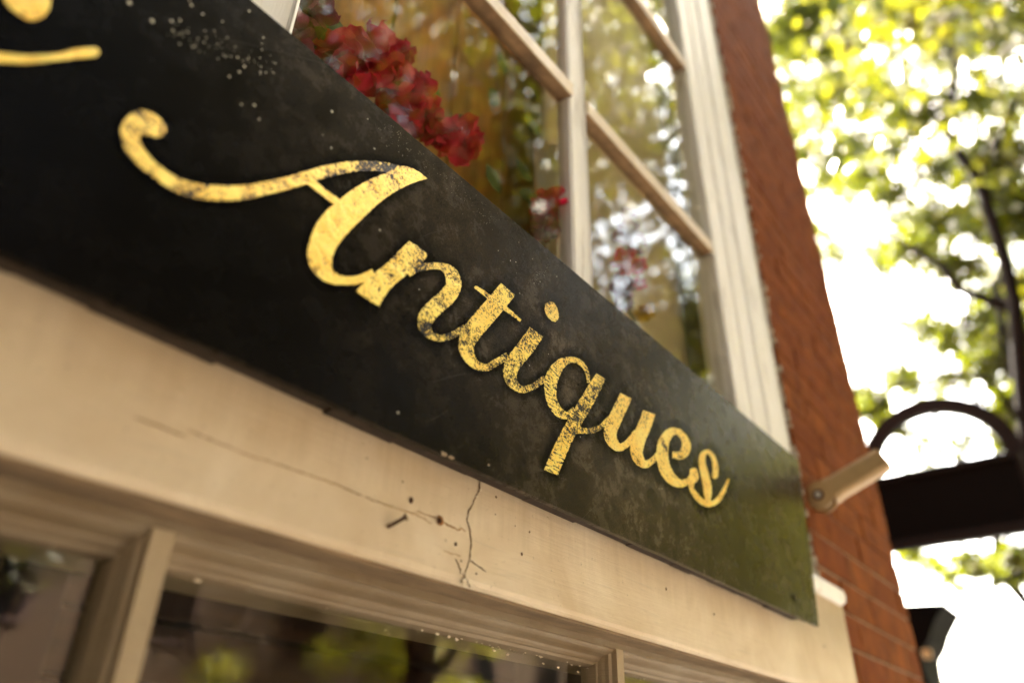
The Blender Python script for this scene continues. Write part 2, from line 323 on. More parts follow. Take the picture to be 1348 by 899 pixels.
# weathered sill ledge hidden by the sign, its end peeping out at the right
pr = [(0.52, 0.341), (0.462, 0.341), (0.452, 0.347), (0.448, 0.358), (0.452, 0.37), (0.462, 0.376), (0.52, 0.384)]
prism('sill_ledge', [(a + 0.012, b + CZ) for a, b in pr], 'x', SX0, 1.70, M['white'], shop, 120, 0.0025)
boxo('side_light_blocker', (-2.6, -1.7, -0.1), (-0.42, 0.5, CZ + 8.0), M['blocker'], shop)  # unseen block, added to keep light off the left side
boxo('top_light_blocker', (-2.7, -1.9, CZ + 1.05), (0.02, 0.49, CZ + 1.19), M['blocker'], shop, 0.01)  # unseen slab overhead, added to darken the left end
# brick pier: mortar bed with every brick laid in it
BY = 0.49; BX0, BX1 = 1.6415, 2.376
boxo('mortar_bed', (BX0 + 0.003, BY + 0.0035, 0), (BX1 - 0.003, 0.62, CZ + 4.2), M['mortar'], shop)
variants = {}; LEN = {'full': 0.2145, 'half': 0.14075, 'q': 0.067}
def brick_mesh(kind, v):
    if (kind, v) in variants: return variants[(kind, v)]
    ln = LEN[kind]; bm = bmesh.new(); r = random.Random(v * 7 + len(kind))
    box(bm, (0, 0, 0), (ln, 0.10, 0.0665)); bmesh.ops.subdivide_edges(bm, edges=bm.edges[:], cuts=1, use_grid_fill=True)
    for q in bm.verts: q.co += Vector((r.uniform(-1, 1), r.uniform(-1, 1), r.uniform(-1, 1))) * 0.0013
    me = bpy.data.meshes.new('brick'); bm.to_mesh(me); bm.free(); me.materials.append(M['brick']); variants[(kind, v)] = me; return me
course = 0.0745; k = 0; z = 0.01
while z < CZ + 4.1:
    x = BX0; seq = ['full', 'full', 'full', 'q'] if k % 2 else ['half', 'full', 'full', 'half']
    for i, s in enumerate(seq):
        ln = LEN[s]
        o = bpy.data.objects.new('brick', brick_mesh(s, random.randrange(7))); COL.objects.link(o)
        o.location = (x, BY + random.uniform(-0.0015, 0.0015), z + random.uniform(-0.0007, 0.0007)); par(o, shop)
        o.matrix_parent_inverse = Matrix.Translation(shop.location).inverted(); x += ln + 0.008
    z += course; k += 1
# pale pointing left in a few of the lower joints
def pointing(a, b, w_):
    return boxo('pointing', a, b, M['mortar_l'], shop)
for k in range(14, 34):
    z0 = 0.01 + k * course
    if z0 > CZ + 0.46: break
    if z0 + course < CZ - 0.3: continue
    pointing((BX0 + 0.004, BY + 0.0028, z0 + 0.0672), (BX1 - 0.01, BY + 0.02, z0 + course - 0.0006), 0)
# caulk strip between casing and brick, broken and dirty
bm = bmesh.new(); z = CZ + 0.35
while z < CZ + 3.9:
    h = random.uniform(0.004, 0.018); wd = random.uniform(0.002, 0.011); y = random.uniform(0.485, 0.498)
    box(bm, (1.6355 - random.uniform(0, 0.004), y, z), (1.6355 + wd, 0.53, z + h)); z += h + random.uniform(0, 0.009)
tag(fin('caulk', bm, M['caulk'], shop), kind='stuff')
boxo('joint', (1.630, 0.512, CZ + 0.35), (1.644, 0.55, CZ + 4.2), M['dark'], shop)
# ---- upper window
win = boxo('window', (SX0, 0.545, CZ + 0.37), (SX0 + 0.02, 0.58, CZ + 3.6), M['white'], shop)      # frame jamb far left; carries the rest
def casing():
    pr = [(1.3535, 0.545), (1.3535, 0.512), (1.3500, 0.509), (1.3500, 0.503), (1.3535, 0.500), (1.4200, 0.500), (1.4230, 0.5035), (1.4300, 0.5035), (1.4335, 0.4990),
          (1.5000, 0.4985), (1.5040, 0.5020), (1.5100, 0.5020), (1.5140, 0.4955), (1.6000, 0.4950), (1.6040, 0.4990), (1.6100, 0.4990), (1.6140, 0.4965), (1.6290, 0.4965), (1.6330, 0.5000), (1.6330, 0.56), (1.36, 0.56)]
    return prism('casing', pr, 'z', CZ + 0.385, CZ + 4.2, M['white'], win, 160, 0.0007)
casing()
cols = [-0.925, -0.353, 0.2255, 0.8085]                      # muntin centres
rows = [0.455, 1.065, 1.690, 2.315, 2.94]
for c in cols:
    pr = [(c - 0.029, 0.535), (c - 0.029, 0.5125), (c - 0.024, 0.509), (c - 0.021, 0.512), (c + 0.021, 0.512), (c + 0.024, 0.509), (c + 0.029, 0.5125), (c + 0.029, 0.535)]
    prism('vertical_muntin', pr, 'z', CZ + 0.385, CZ + 3.6, M['white'], win, 120, 0.0012)
edges_x = [SX0 + 0.02] + [c for c in cols] + [1.382]
for r_ in rows:
    for i in range(len(edges_x) - 1):
        a = edges_x[i] + (0.024 if i else 0); b = edges_x[i + 1] - (0.024 if i < len(edges_x) - 2 else 0.030)
        pr = [(0.534, r_ - 0.003), (0.534, r_ + 0.033), (0.5135, r_ + 0.033), (0.507, r_ + 0.0285), (0.5045, r_ + 0.028), (0.5035, r_ + 0.0265), (0.5035, r_ - 0.0015), (0.505, r_ - 0.003)]
        prism('horizontal_muntin', [(p_, q_ + CZ) for p_, q_ in pr], 'x', a, b, M['muntin'], win, 30, 0.0012)
        # lower face of the bar, its shade put into the brown colour
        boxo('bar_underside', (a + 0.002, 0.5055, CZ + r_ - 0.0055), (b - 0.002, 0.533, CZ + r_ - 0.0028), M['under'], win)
for i in range(len(edges_x) - 1):
    zs = [0.385] + rows + [3.6]
    for j in range(len(zs) - 1):
        boxo('pane', (edges_x[i] + (0.02 if i else 0.0), 0.5215, CZ + zs[j] + 0.02), (edges_x[i + 1] - 0.02 if i < len(edges_x) - 2 else 1.356, 0.5245, CZ + zs[j + 1] + 0.008), M['glass'], win)
# ---- lower window
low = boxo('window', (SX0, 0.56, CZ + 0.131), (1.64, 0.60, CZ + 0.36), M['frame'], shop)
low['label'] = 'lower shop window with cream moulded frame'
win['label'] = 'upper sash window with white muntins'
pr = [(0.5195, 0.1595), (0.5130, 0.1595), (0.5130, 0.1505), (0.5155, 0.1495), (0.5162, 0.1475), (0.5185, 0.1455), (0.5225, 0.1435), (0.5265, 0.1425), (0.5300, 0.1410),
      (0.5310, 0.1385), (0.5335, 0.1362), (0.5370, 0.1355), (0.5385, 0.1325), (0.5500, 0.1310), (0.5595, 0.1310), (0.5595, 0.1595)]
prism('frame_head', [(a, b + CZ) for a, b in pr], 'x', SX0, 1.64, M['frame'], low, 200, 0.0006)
for c in (-0.955, -0.35, 0.2545, 0.86, 1.465):
    h = [(0.0080, 0.5115), (0.0090, 0.5185), (0.0125, 0.5210), (0.0130, 0.5260), (0.0145, 0.5300), (0.0150, 0.5350), (0.0165, 0.5370), (0.0170, 0.5585)]
    pr = [(c - a, b) for a, b in h[::-1]] + [(c + a, b) for a, b in h]
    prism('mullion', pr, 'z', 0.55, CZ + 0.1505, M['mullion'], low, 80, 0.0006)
pf = [-3.2, -0.955, -0.35, 0.2545, 0.86, 1.465, 1.62]
for i in range(6): boxo('pane', (pf[i] + 0.01, 0.5485, 0.56), (pf[i + 1] - 0.01, 0.5515, CZ + 0.136), M['glass'], low)
boxo('window_sill', (SX0, 0.44, 0.50), (1.70, 0.60, 0.55), M['cream'], low, 0.004)
boxo('stall_riser', (SX0, 0.50, 0.0), (1.64, 0.60, 0.499), M['cream'], shop)
# flakes of paint and putty hanging along the top of the lower glass
bm = bmesh.new()
def flake(bm, c, r):
    vs_ = [bm.verts.new(c + Vector((math.cos(t) * r * random.uniform(0.6, 1.7), random.uniform(-0.001, 0.001), math.sin(t) * r * random.uniform(0.3, 0.8)))) for t in [i * 1.05 for i in range(6)]]
    f = bm.faces.new(vs_); g = bmesh.ops.extrude_face_region(bm, geom=[f]); 
    for q in g['geom']:
        if isinstance(q, bmesh.types.BMVert): q.co.y -= 0.0008
for px, py, r in ((260, 762, .0030), (327, 775, .0028), (340, 779, .0016), (555, 829, .0018), (575, 834, .0026), (590, 838, .0022), (602, 842, .0018), (650, 856, .0022), (668, 861, .002), (715, 873, .002), (735, 878, .0018), (760, 884, .002), (420, 798, .0009), (430, 801, .0008), (443, 803, .0008), (507, 829, .0007), (512, 834, .0006)):
    flake(bm, onY(px, py, 0.5475), r)
for _ in range(70):
    x = random.uniform(0.55, 1.6); flake(bm, Vector((x, 0.5472, CZ + 0.1305 + random.uniform(-.0015, .001))), random.uniform(.0006, .0016))
tag(fin('paint_flakes', bm, M['muntin'], low), kind='stuff')

# cracks, nail holes on the fascia
def strip(bm, pts, wd, Y):
    q = [onY(x, y, Y) for x, y in pts]; out = []
    for i in range(len(q) - 1):
        n_ = max(2, int((q[i + 1] - q[i]).length / 0.0022))
        for k in range(n_): out.append(q[i].lerp(q[i + 1], k / n_) + Vector((random.uniform(-1, 1), 0, random.uniform(-1, 1))) * 0.00045)
    out.append(q[-1]); V = []
    for i, p in enumerate(out):
        d = (out[min(i + 1, len(out) - 1)] - out[max(i - 1, 0)]).normalized(); s = Vector((-d.z, 0, d.x)) * wd * random.uniform(0.35, 1.25) * (0.35 if i in (0, len(out) - 1) else 1)
        V.append((bm.verts.new(p + s), bm.verts.new(p + Vector((0, 0.0004, 0)) - s)))
    for i in range(len(V) - 1): bm.faces.new((V[i][0], V[i + 1][0], V[i + 1][1], V[i][1]))
def c3(l): return [(480 + x / 4.496, 600 + y / 4.496) for x, y in l]
def c7(l): return [(x / 1.552, 320 + y / 1.552) for x, y in l]
FY = 0.4738
def crack(lst, wd, ma):
    bm = bmesh.new()
    for l in lst: strip(bm, l, wd, FY)
    return fin('crack', bm, ma, fas)
crack([c3([(682, 120), (682, 200), (660, 235), (640, 290), (618, 320), (606, 385), (625, 430), (632, 520), (622, 615)])], 0.00075, M['crack'])
crack([c3([(622, 615), (600, 680), (590, 720), (565, 745)]), c3([(622, 615), (680, 655), (720, 685)]), c3([(540, 610), (575, 685), (610, 740), (625, 780)])], 0.0005, M['crack'])
crack([c3([(470, 395), (555, 438), (575, 428), (600, 447)])], 0.0009, M['crack_l'])
crack([c3([(0, 240), (75, 270), (160, 300), (240, 328), (300, 345), (360, 375), (400, 400)]), c3([(310, 325), (360, 345), (445, 372)])], 0.0005, M['crack_l'])
crack([c7([(275, 355), (380, 395)]), c7([(385, 382), (520, 438), (540, 442), (680, 490), (740, 515)])], 0.0006, M['crack_l'])
crack([c3([(470, 562), (570, 592)]), c3([(600, 680), (575, 740), (600, 772)])], 0.0004, M['crack_l'])
def spot(name, px, py, r, ma, Y=FY, asp=1.0, th=0.0012):
    c = onY(px, py, Y); bm = bmesh.new(); n_ = 12; a = []
    for i in range(n_):
        t = i * 2 * math.pi / n_; rr = r * random.uniform(0.82, 1.15); a.append(bm.verts.new(c + Vector((math.cos(t) * rr * asp, 0, math.sin(t) * rr))))
    top = bm.verts.new(c - Vector((0, th, 0)))
    for i in range(n_): bm.faces.new((a[i], a[(i + 1) % n_], top))
    return fin(name, bm, ma, fas)
spot('nail_hole', 580, 685.5, 0.0052, M['stain'], asp=0.9); spot('nail_hole', 579, 685, 0.0030, M['rust'], Y=FY - 0.001)
spot('nail_hole', 541.5, 658.5, 0.0030, M['rust'], asp=0.8); spot('nail_hole', 600, 716, 0.0019, M['rust'])
bm = bmesh.new()
for x_, y_, r_ in ((575, 690, .0022), (600, 700, .0016), (590, 735, .0026), (560, 752, .002), (612, 752, .0022), (585, 765, .003), (600, 772, .002), (640, 770, .0016), (683, 203, .001), (660, 240, .0008)):
    p_ = c3([(x_, y_)])[0]; flake(bm, onY(*p_, FY), r_)
tag(fin('lifted_paint', bm, M['muntin'], fas), kind='stuff')
for px, py, r in ((687, 729, .0018), (697, 700, .0014), (652, 677, .0007), (678, 692, .0007), (530, 634, .001), (627, 755, .001), (607, 738, .001), (877, 775, .0022), (653, 654, .0016), (483, 603, .0009), (940, 808, .002), (1060, 815, .002), (1085, 850, .003)):
    spot('dirt_spot', px, py, r, M['crack'])
bm = bmesh.new()
tip = onY(533, 681, 0.462); base = onY(510, 693.5, FY)
tube(bm, [base, tip], 0.0016, 8); d = (tip - base).normalized(); tube(bm, [tip, tip + d * 0.0018], 0.0032, 10)
fin('bent_nail', bm, M['rust'], fas, False)
# paint lumps where soffit meets the fascia
bm = bmesh.new()
for px, py, r in ((312, 697, .004), (320, 701, .003), (405, 724, .0022), (420, 743, .0018), (565, 765, .0028), (560, 770, .002), (610, 768, .003), (620, 772, .002), (840, 850, .003)):
    c = onY(px, py, 0.495); c.z = CZ + 0.1590; q = bmesh.ops.create_icosphere(bm, subdivisions=1, radius=r, matrix=Matrix.Translation(c) @ Matrix.Diagonal((1.6, 1.3, 0.45, 1)))
tag(fin('soffit_lumps', bm, M['under'], fas), kind='stuff')

# ------------------------------------------------------------------ the sign
SY = 0.45
sign = empty('antiques_sign', P(0.5, SY, 0.26), 'long black painted board lettered Antiques in gold leaf, fixed above the cream fascia', 'sign')
def sign_board():
    ztop, zbot = 0.5972, 0.2605; nx, nz, t = 180, 40, 0.0065
    bm = bmesh.new(); g = {}
    def pos(i, j, back):
        v = j / nz; xe = 1.4535 + (1.512 - 1.4535) * (v ** 0.9); x = -0.41 + (xe + 0.41) * i / nx
        z = zbot + (ztop - zbot) * v + (noise.noise(Vector((x * 14, 3, 0))) * 0.0012 if j in (0, nz) else 0)
        y = SY + noise.noise(Vector((x * 2.2, z * 5, 7))) * 0.0006 + (t if back else 0)
        return bm.verts.new((x, y, z + CZ))
    for b_ in (0, 1):
        for i in range(nx + 1):
            for j in range(nz + 1): g[(i, j, b_)] = pos(i, j, b_)
    for i in range(nx):
        for j in range(nz):
            bm.faces.new((g[i, j, 0], g[i + 1, j, 0], g[i + 1, j + 1, 0], g[i, j + 1, 0])); bm.faces.new((g[i, j, 1], g[i, j + 1, 1], g[i + 1, j + 1, 1], g[i + 1, j, 1]))
    for i in range(nx):
        for j in (0, nz): bm.faces.new((g[i, j, 0], g[i, j, 1], g[i + 1, j, 1], g[i + 1, j, 0]))
    for j in range(nz):
        for i in (0, nx): bm.faces.new((g[i, j, 0], g[i, j + 1, 0], g[i, j + 1, 1], g[i, j, 1]))
    bmesh.ops.recalc_face_normals(bm, faces=bm.faces)
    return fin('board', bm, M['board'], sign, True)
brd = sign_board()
md = brd.modifiers.new('edge', 'EDGE_SPLIT'); md.split_angle = math.radians(50)
# backing battens, ragged dark ply edge seen from below
bm = bmesh.new(); x = -0.41
while x < 1.385:
    l_ = random.uniform(0.03, 0.12); dz = random.uniform(0.0, 0.0035)
    box(bm, (x, SY + 0.0068, CZ + 0.2625 + dz), (min(x + l_, 1.385), 0.4742, CZ + 0.30)); x += l_ + 0.0003
fin('batten', bm, M['batten'], sign)
boxo('batten', (-0.41, SY + 0.0068, CZ + 0.55), (1.40, 0.492, CZ + 0.58), M['batten'], sign)

def catmull(pts, step):
    out = []
    P_ = [np.array(p, float) for p in pts]; P_ = [2 * P_[0] - P_[1]] + P_ + [2 * P_[-1] - P_[-2]]
    for i in range(1, len(P_) - 2):
        n_ = max(2, int(np.hypot(*(P_[i + 1] - P_[i])[:2]) / step))
        for k in range(n_):
            t = k / n_; a, b, c, d = P_[i - 1], P_[i], P_[i + 1], P_[i + 2]
            out.append(0.5 * ((2 * b) + (-a + c) * t + (2 * a - 5 * b + 4 * c - d) * t * t + (-a + 3 * b - 3 * c + d) * t ** 3))
    out.append(P_[-2]); return out
layer = [0]
def letter_y():
    layer[0] += 1; return SY - 0.00052 - layer[0] * 0.00001
def ribbon_px(pts, grow=0.0, rnd=(0, 0)):
    """pixel centre line with widths -> left and right edge lines"""
    s = catmull(pts, 1.3); Lf, Rt = [], []
    for i, p in enumerate(s):
        d = s[min(i + 1, len(s) - 1)][:2] - s[max(i - 1, 0)][:2]; d = d / (np.hypot(*d) + 1e-9); nrm = np.array((-d[1], d[0]))
        w_ = p[2] / 2 + grow; Lf.append(p[:2] + nrm * w_); Rt.append(p[:2] - nrm * w_)
    # close the ends, square with a small round-over or fully round
    def cap(i0, i1, r):
        p = s[i0]; q = s[i1]; d = p[:2] - q[:2]; d = d / (np.hypot(*d) + 1e-9); nrm = np.array((-d[1], d[0])); w_ = p[2] / 2 + grow
        res = []
        if r or grow:
            for k in range(1, 7):
                t = math.pi / 2 * k / 6; e = (1 if r else grow / max(w_, 1e-6)); res.append((p[:2] + d * math.sin(t) * w_ * e, math.cos(t) if r else math.cos(t) ** 0.2 if k < 6 else 0.75, nrm, w_, d))
        return res
    a = cap(0, 1, rnd[0]); b = cap(-1, -2, rnd[1])
    La = [c - n_ * w_ * f for c, f, n_, w_, d in a][::-1]; Ra = [c + n_ * w_ * f for c, f, n_, w_, d in a][::-1]
    Lb = [c + n_ * w_ * f for c, f, n_, w_, d in b]; Rb = [c - n_ * w_ * f for c, f, n_, w_, d in b]
    # caps at the start look backwards, so left/right swap
    return La + Lf + [c - n_ * w_ * f for c, f, n_, w_, d in b], Ra + Rt + [c + n_ * w_ * f for c, f, n_, w_, d in b]
def jit(p, k):
    return p + np.array((noise.noise(Vector((p[0] * 0.5, p[1] * 0.5, k))), noise.noise(Vector((p[0] * 0.5, p[1] * 0.5, k + 9))))) * 0.9
def stroke(bm, pts, rnd=(0, 0)):
    Lf, Rt = ribbon_px(pts, 0, rnd); Y = letter_y(); V = []
    for a, b in zip(Lf, Rt):
        pa, pb = onY(*jit(a, 1), Y), onY(*jit(b, 5), Y)
        V.append([bm.verts.new((pa.x, SY - 0.0001, pa.z)), bm.verts.new(pa), bm.verts.new(pb), bm.verts.new((pb.x, SY - 0.0001, pb.z))])
    for i in range(len(V) - 1):
        for j in range(3): bm.faces.new((V[i][j], V[i][j + 1], V[i + 1][j + 1], V[i + 1][j]))
def poly(bm, pts):
    s = catmull(list(pts) + [pts[0]], 2.0)[:-1]; Y = letter_y(); q = [onY(*jit(p[:2], 3), Y) for p in s]
    vs_ = [bm.verts.new(p) for p in q]; lo = [bm.verts.new((p.x, SY - 0.0001, p.z)) for p in q]
    for i in range(len(q)): j = (i + 1) % len(q); bm.faces.new((vs_[i], vs_[j], lo[j], lo[i]))
    for t3 in tessellate_polygon([[Vector((p.x, p.z, 0)) for p in q]]): bm.faces.new([vs_[i] for i in t3])
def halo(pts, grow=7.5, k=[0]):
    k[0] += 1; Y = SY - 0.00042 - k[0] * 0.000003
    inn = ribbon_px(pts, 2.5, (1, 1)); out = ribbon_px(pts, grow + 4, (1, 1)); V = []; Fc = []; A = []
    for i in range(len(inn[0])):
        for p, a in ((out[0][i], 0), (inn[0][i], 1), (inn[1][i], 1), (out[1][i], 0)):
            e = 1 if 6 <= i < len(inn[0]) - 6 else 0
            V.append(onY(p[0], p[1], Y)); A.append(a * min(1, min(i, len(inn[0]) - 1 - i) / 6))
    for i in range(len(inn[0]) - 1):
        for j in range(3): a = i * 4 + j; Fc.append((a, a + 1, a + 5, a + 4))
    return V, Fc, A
T1 = lambda l: [((130 + p[0] / 2.930,) + (120 + p[1] / 2.930,) + tuple(x / 2.930 for x in p[2:])) for p in l]
T2 = lambda l: [((440 + p[0] / 4.0875,) + (300 + p[1] / 4.0875,) + tuple(x / 4.0875 for x in p[2:])) for p in l]
T3 = lambda l: [((640 + p[0] / 2.997,) + (380 + p[1] / 2.997,) + tuple(x / 2.997 for x in p[2:])) for p in l]
LET = {}
A_sw = T1([(226, 143, 70), (195, 128, 88), (160, 124, 98), (128, 150, 84), (124, 188, 66), (140, 225, 60), (168, 260, 54), (205, 296, 50), (262, 338, 50), (330, 372, 52), (400, 388, 56), (480, 394, 56), (560, 391, 54), (640, 375, 50), (720, 357, 48), (800, 334, 48), (870, 312, 46), (950, 295, 42), (1010, 289, 38), (1070, 290, 36), (1130, 300, 38), (1190, 318, 40)])
A_st = T1([(1268, 338), (1235, 312), (1190, 292), (1150, 290), (1140, 303), (1080, 328), (1020, 355), (960, 393), (920, 428), (880, 460), (842, 508), (820, 560), (806, 620), (815, 672), (850, 718), (895, 742), (935, 746), (945, 730), (925, 708), (902, 690), (900, 650), (915, 608), (950, 560), (1000, 508), (1040, 470), (1090, 425), (1150, 385), (1220, 352)])
A_cb = T1([(812, 345, 30), (870, 392, 26), (935, 440, 32)]); A_tl = T1([(920, 727, 36), (960, 731, 32), (1005, 726, 32), (1060, 700, 30)])
A_core = T1([(1230, 325, 40), (1120, 362, 80), (1010, 420, 95), (920, 500, 98), (868, 580, 95), (853, 650, 90), (885, 715, 60), (925, 728, 36)])
n_stem = T1([(1198, 578), (1198.5, 578.5), (1232, 600), (1266, 627), (1266.5, 628), (1258, 650), (1215, 690), (1160, 730), (1115, 775), (1082.5, 828.5), (1082, 829), (1040, 806), (993.5, 770.5), (993, 770), (1050, 712), (1110, 665), (1160, 615)])
n_core = T1([(1230, 604, 90), (1140, 690, 95), (1045, 795, 95)])
n_ar = T2([(395, 240, 50), (450, 214, 44), (520, 206, 35), (575, 207, 38), (618, 232, 62), (640, 275, 78), (640, 320, 84), (605, 372, 92), (545, 425, 90), (500, 475, 88), (488, 525, 72), (510, 568, 46), (545, 588, 36), (590, 592, 35), (640, 575, 35), (705, 538, 38)])
t_st = T2([(936, 330, 100), (870, 410, 105), (800, 490, 105), (740, 565, 100), (712, 625, 88), (722, 685, 66), (762, 735, 46), (820, 750, 38), (880, 718, 38), (935, 688, 40)])
t_cb = T2([(762, 320, 16), (800, 345, 22), (850, 385, 24), (930, 440, 24), (1003, 499, 14)])
i_st = T2([(1088, 560, 88), (1040, 630, 92), (985, 700, 88), (950, 760, 80), (952, 815, 64), (982, 855, 44), (1025, 869, 36), (1080, 847, 32), (1135, 808, 34)])
i_dt = T2([(1135, 410), (1155, 397), (1182, 404), (1203, 440), (1208, 480), (1190, 505), (1156, 488), (1135, 450)])
q_bw = T3([(404, 370, 12), (397, 325, 14), (370, 290, 19), (328, 281, 26), (288, 303, 42), (260, 350, 52), (254, 400, 46), (263, 450, 40), (290, 488, 36), (320, 500, 28), (350, 475, 24)])
q_st = T3([(453, 346, 42), (425, 395, 50), (388, 460, 55), (350, 525, 55), (315, 590, 56), (282, 660, 58), (256, 725, 58)])
q_tl = T3([(362, 558, 26), (410, 560, 22), (450, 546, 20), (490, 510, 24)])
u_1 = T3([(553, 422, 50), (530, 470, 52), (502, 530, 54), (490, 570, 50), (500, 605, 42), (527, 626, 30), (558, 608, 26), (595, 565, 26)])
u_2 = T3([(644, 487, 50), (625, 540, 52), (600, 600, 55), (594, 645, 48), (605, 675, 40), (628, 692, 30), (655, 678, 24), (685, 650, 24)])
e_1 = T3([(735, 655, 24), (770, 656, 34), (788, 632, 36), (787, 600, 30), (762, 566, 24), (728, 566, 34), (704, 598, 42), (695, 645, 46), (703, 700, 46), (728, 745, 44), (765, 768, 32), (800, 755, 24), (818, 728, 24)])
s_0 = T3([(819, 722, 32), (822, 745, 32), (810, 765, 22), (812, 790, 18), (828, 815, 22), (850, 838, 22), (880, 850, 22), (915, 832, 20), (938, 795, 16), (956, 752, 7)])
s_1 = T3([(903, 738, 22), (905, 705, 22), (897, 668, 18), (878, 643, 17), (858, 650, 22), (852, 685, 27), (863, 735, 31), (874, 790, 33), (874, 840, 22)])
oth_a = [(-70, 60, 10), (-30, 72, 11), (0, 76, 12), (40, 78, 10), (78, 75, 9), (100, 71, 12), (124, 69, 13)]
oth_b = [(2, -22), (18, -42), (45, -46), (64, -24), (67, 2), (60, 20), (42, 27), (26, 20), (6, 2)]
def letter(name, label, items, ma):
    bm = bmesh.new()
    for kind, pts, rnd in items:
        (stroke(bm, pts, rnd) if kind == 's' else poly(bm, pts))
    bmesh.ops.recalc_face_normals(bm, faces=bm.faces)
    for f in bm.faces:
        if abs(f.normal.y) > 0.9 and f.normal.y > 0: f.normal_flip()
    o = fin(name, bm, ma, sign); o['label'] = label; return o
letter('letter_swash', 'long flecked swash curling left from the letter A', [('s', A_sw, (1, 0))], M['gold_s'])
letter('letter', 'gold letter A, bold stroke almost whole', [('p', A_st, 0), ('s', A_cb, (0, 0)), ('s', A_tl, (0, 0))], M['gold_a'])
letter('letter', 'gold letter n, stem whole and arch flecked', [('s', n_ar, (0, 0)), ('p', n_stem, 0)], M['gold_f'])
letter('letter', 'flecked gold letter t', [('s', t_st, (0, 0)), ('s', t_cb, (1, 0))], M['gold_f'])
letter('letter', 'flecked gold letter i', [('s', i_st, (0, 0))], M['gold_f'])
letter('letter_dot', 'clean oval gold dot of the letter i', [('p', i_dt, 0)], M['gold_r'])
letter('letter', 'gold letter q with cracked tail', [('s', q_bw, (0, 0)), ('s', q_st, (0, 0)), ('s', q_tl, (0, 0))], M['gold_b'])
letter('letter', 'gold letter u', [('s', u_1, (0, 0)), ('s', u_2, (0, 0))], M['gold_r'])
letter('letter', 'gold letter e', [('s', e_1, (0, 0))], M['gold_r'])
letter('letter', 'gold letter s at the end of the word', [('s', s_0, (1, 1)), ('s', s_1, (1, 0))], M['gold_r'])
letter('letter_stroke', 'thin gold stroke of another word, cut by the edge of the picture', [('s', oth_a, (0, 1)), ('p', oth_b, 0)], M['gold_a'])
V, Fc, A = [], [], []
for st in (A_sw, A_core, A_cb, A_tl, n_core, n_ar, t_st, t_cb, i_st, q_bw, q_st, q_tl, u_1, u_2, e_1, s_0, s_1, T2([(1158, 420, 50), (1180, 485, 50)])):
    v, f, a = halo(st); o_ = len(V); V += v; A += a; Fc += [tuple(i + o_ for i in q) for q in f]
ho = mesh('letter_halo_paint', V, Fc, M['halo'], sign)  # fresher black enamel kept in a band around the letters
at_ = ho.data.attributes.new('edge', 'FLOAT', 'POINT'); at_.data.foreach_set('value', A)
# pale paint spatter on the board
bm = bmesh.new()
def speck(px, py, r):
    c = onY(px, py, SY - 0.0004); s = [bm.verts.new(c + Vector((math.cos(t * 1.2) * r * random.uniform(0.7, 1.2), 0, math.sin(t * 1.2) * r * random.uniform(0.7, 1.2)))) for t in range(5)]
    top = bm.verts.new(c + Vector((0, -r * 0.5, 0)))
    for i in range(5): bm.faces.new((s[i], s[(i + 1) % 5], top))
for px, py, r in ((170, 4, .0020), (200, 28, .0017), (226, 28, .0014), (228, 41, .001), (252, 7, .0014), (249, 1, .001), (267, 19, .0012), (328, 15, .0012), (293, 29, .001), (347, 50, .001), (345, 58, .0007), (302, 101, .0012), (315, 95, .0012), (322, 88, .0012), (313, 76, .001), (343, 95, .001), (350, 96, .0011), (360, 96, .001), (335, 139, .0014), (318, 138, .001), (341, 157, .0012), (437, 147, .0019), (425, 178, .0008), (436, 195, .0013), (484, 157, .0008), (493, 196, .0012), (500, 303, .0012), (552, 381, .0011), (672, 343, .0009), (679, 345, .0009), (701, 341, .0009), (733, 364, .001), (656, 330, .0008), (683, 319, .0006), (707, 362, .0007), (703, 373, .0008), (711, 371, .0008), (684, 386, .0008), (722, 466, .0007), (697, 481, .0008), (764, 575, .0008), (871, 643, .0009), (868, 643, .0006), (524, 543, .0012), (643, 612, .0011)):
    speck(px, py, r)
for _ in range(75):
    t = random.random(); px = 225 + t * 135 + random.gauss(0, 5); py = 38 + t * 50 + random.gauss(0, 9); speck(px, py, random.choice((.0003, .0004, .0005, .0008)))
for _ in range(160):
    t = random.random(); px = 505 + t * 150 + random.gauss(0, 9); py = 165 + t * 130 + random.gauss(0, 7)
    if py > (px - 330) * 0.84 + 6: speck(px, py, random.choice((.0002, .0003, .0004)))
for _ in range(60): 
    px = random.gauss(706, 14); py = random.gauss(366, 14); speck(px, py, random.choice((.0002, .0003, .0004)))
tag(fin('paint_spatter', bm, M['speck'], sign), kind='stuff')
# short scratches and the chipped lower edge
bm = bmesh.new()
for a, b in (((570, 503), (612, 492)), ((300, 52), (440, 88)), ((700, 560), (760, 556)), ((556, 312), (577, 305)), ((590, 540), (560, 556)), ((860, 500), (905, 548)), ((760, 690), (790, 660))):
    q = [onY(*a, SY - 0.00035), onY(*b, SY - 0.00035)]; d = (q[1] - q[0]).normalized(); s = Vector((-d.z, 0, d.x)) * 0.00014
    q.insert(1, q[0].lerp(q[1], .5) + s * 6); V = [(bm.verts.new(p + s), bm.verts.new(p - s)) for p in q]
    for i in range(2): bm.faces.new((V[i][0], V[i][1], V[i + 1][1], V[i + 1][0]))
fin('scratches', bm, M['halo'] if False else simple('scratch', (0.07, 0.06, 0.05), 0.6), sign)['kind'] = 'stuff'
bm = bmesh.new(); flake(bm, onY(584, 598, SY - 0.0004), 0.0045); flake(bm, onY(594, 602, SY - 0.0004), 0.0025); flake(bm, onY(643, 612, SY - 0.0004), .0013)
tag(fin('edge_chips', bm, M['chip'], sign), kind='stuff')
def screw(px, py, r):
    c = onY(px, py, SY - 0.0005); bm = bmesh.new(); tube(bm, [c + Vector((0, 0.004, 0)), c - Vector((0, 0.001, 0))], r, 14); return fin('screw', bm, M['board'], sign)
screw(1046, 786, 0.0065); screw(1046, 619, 0.011)
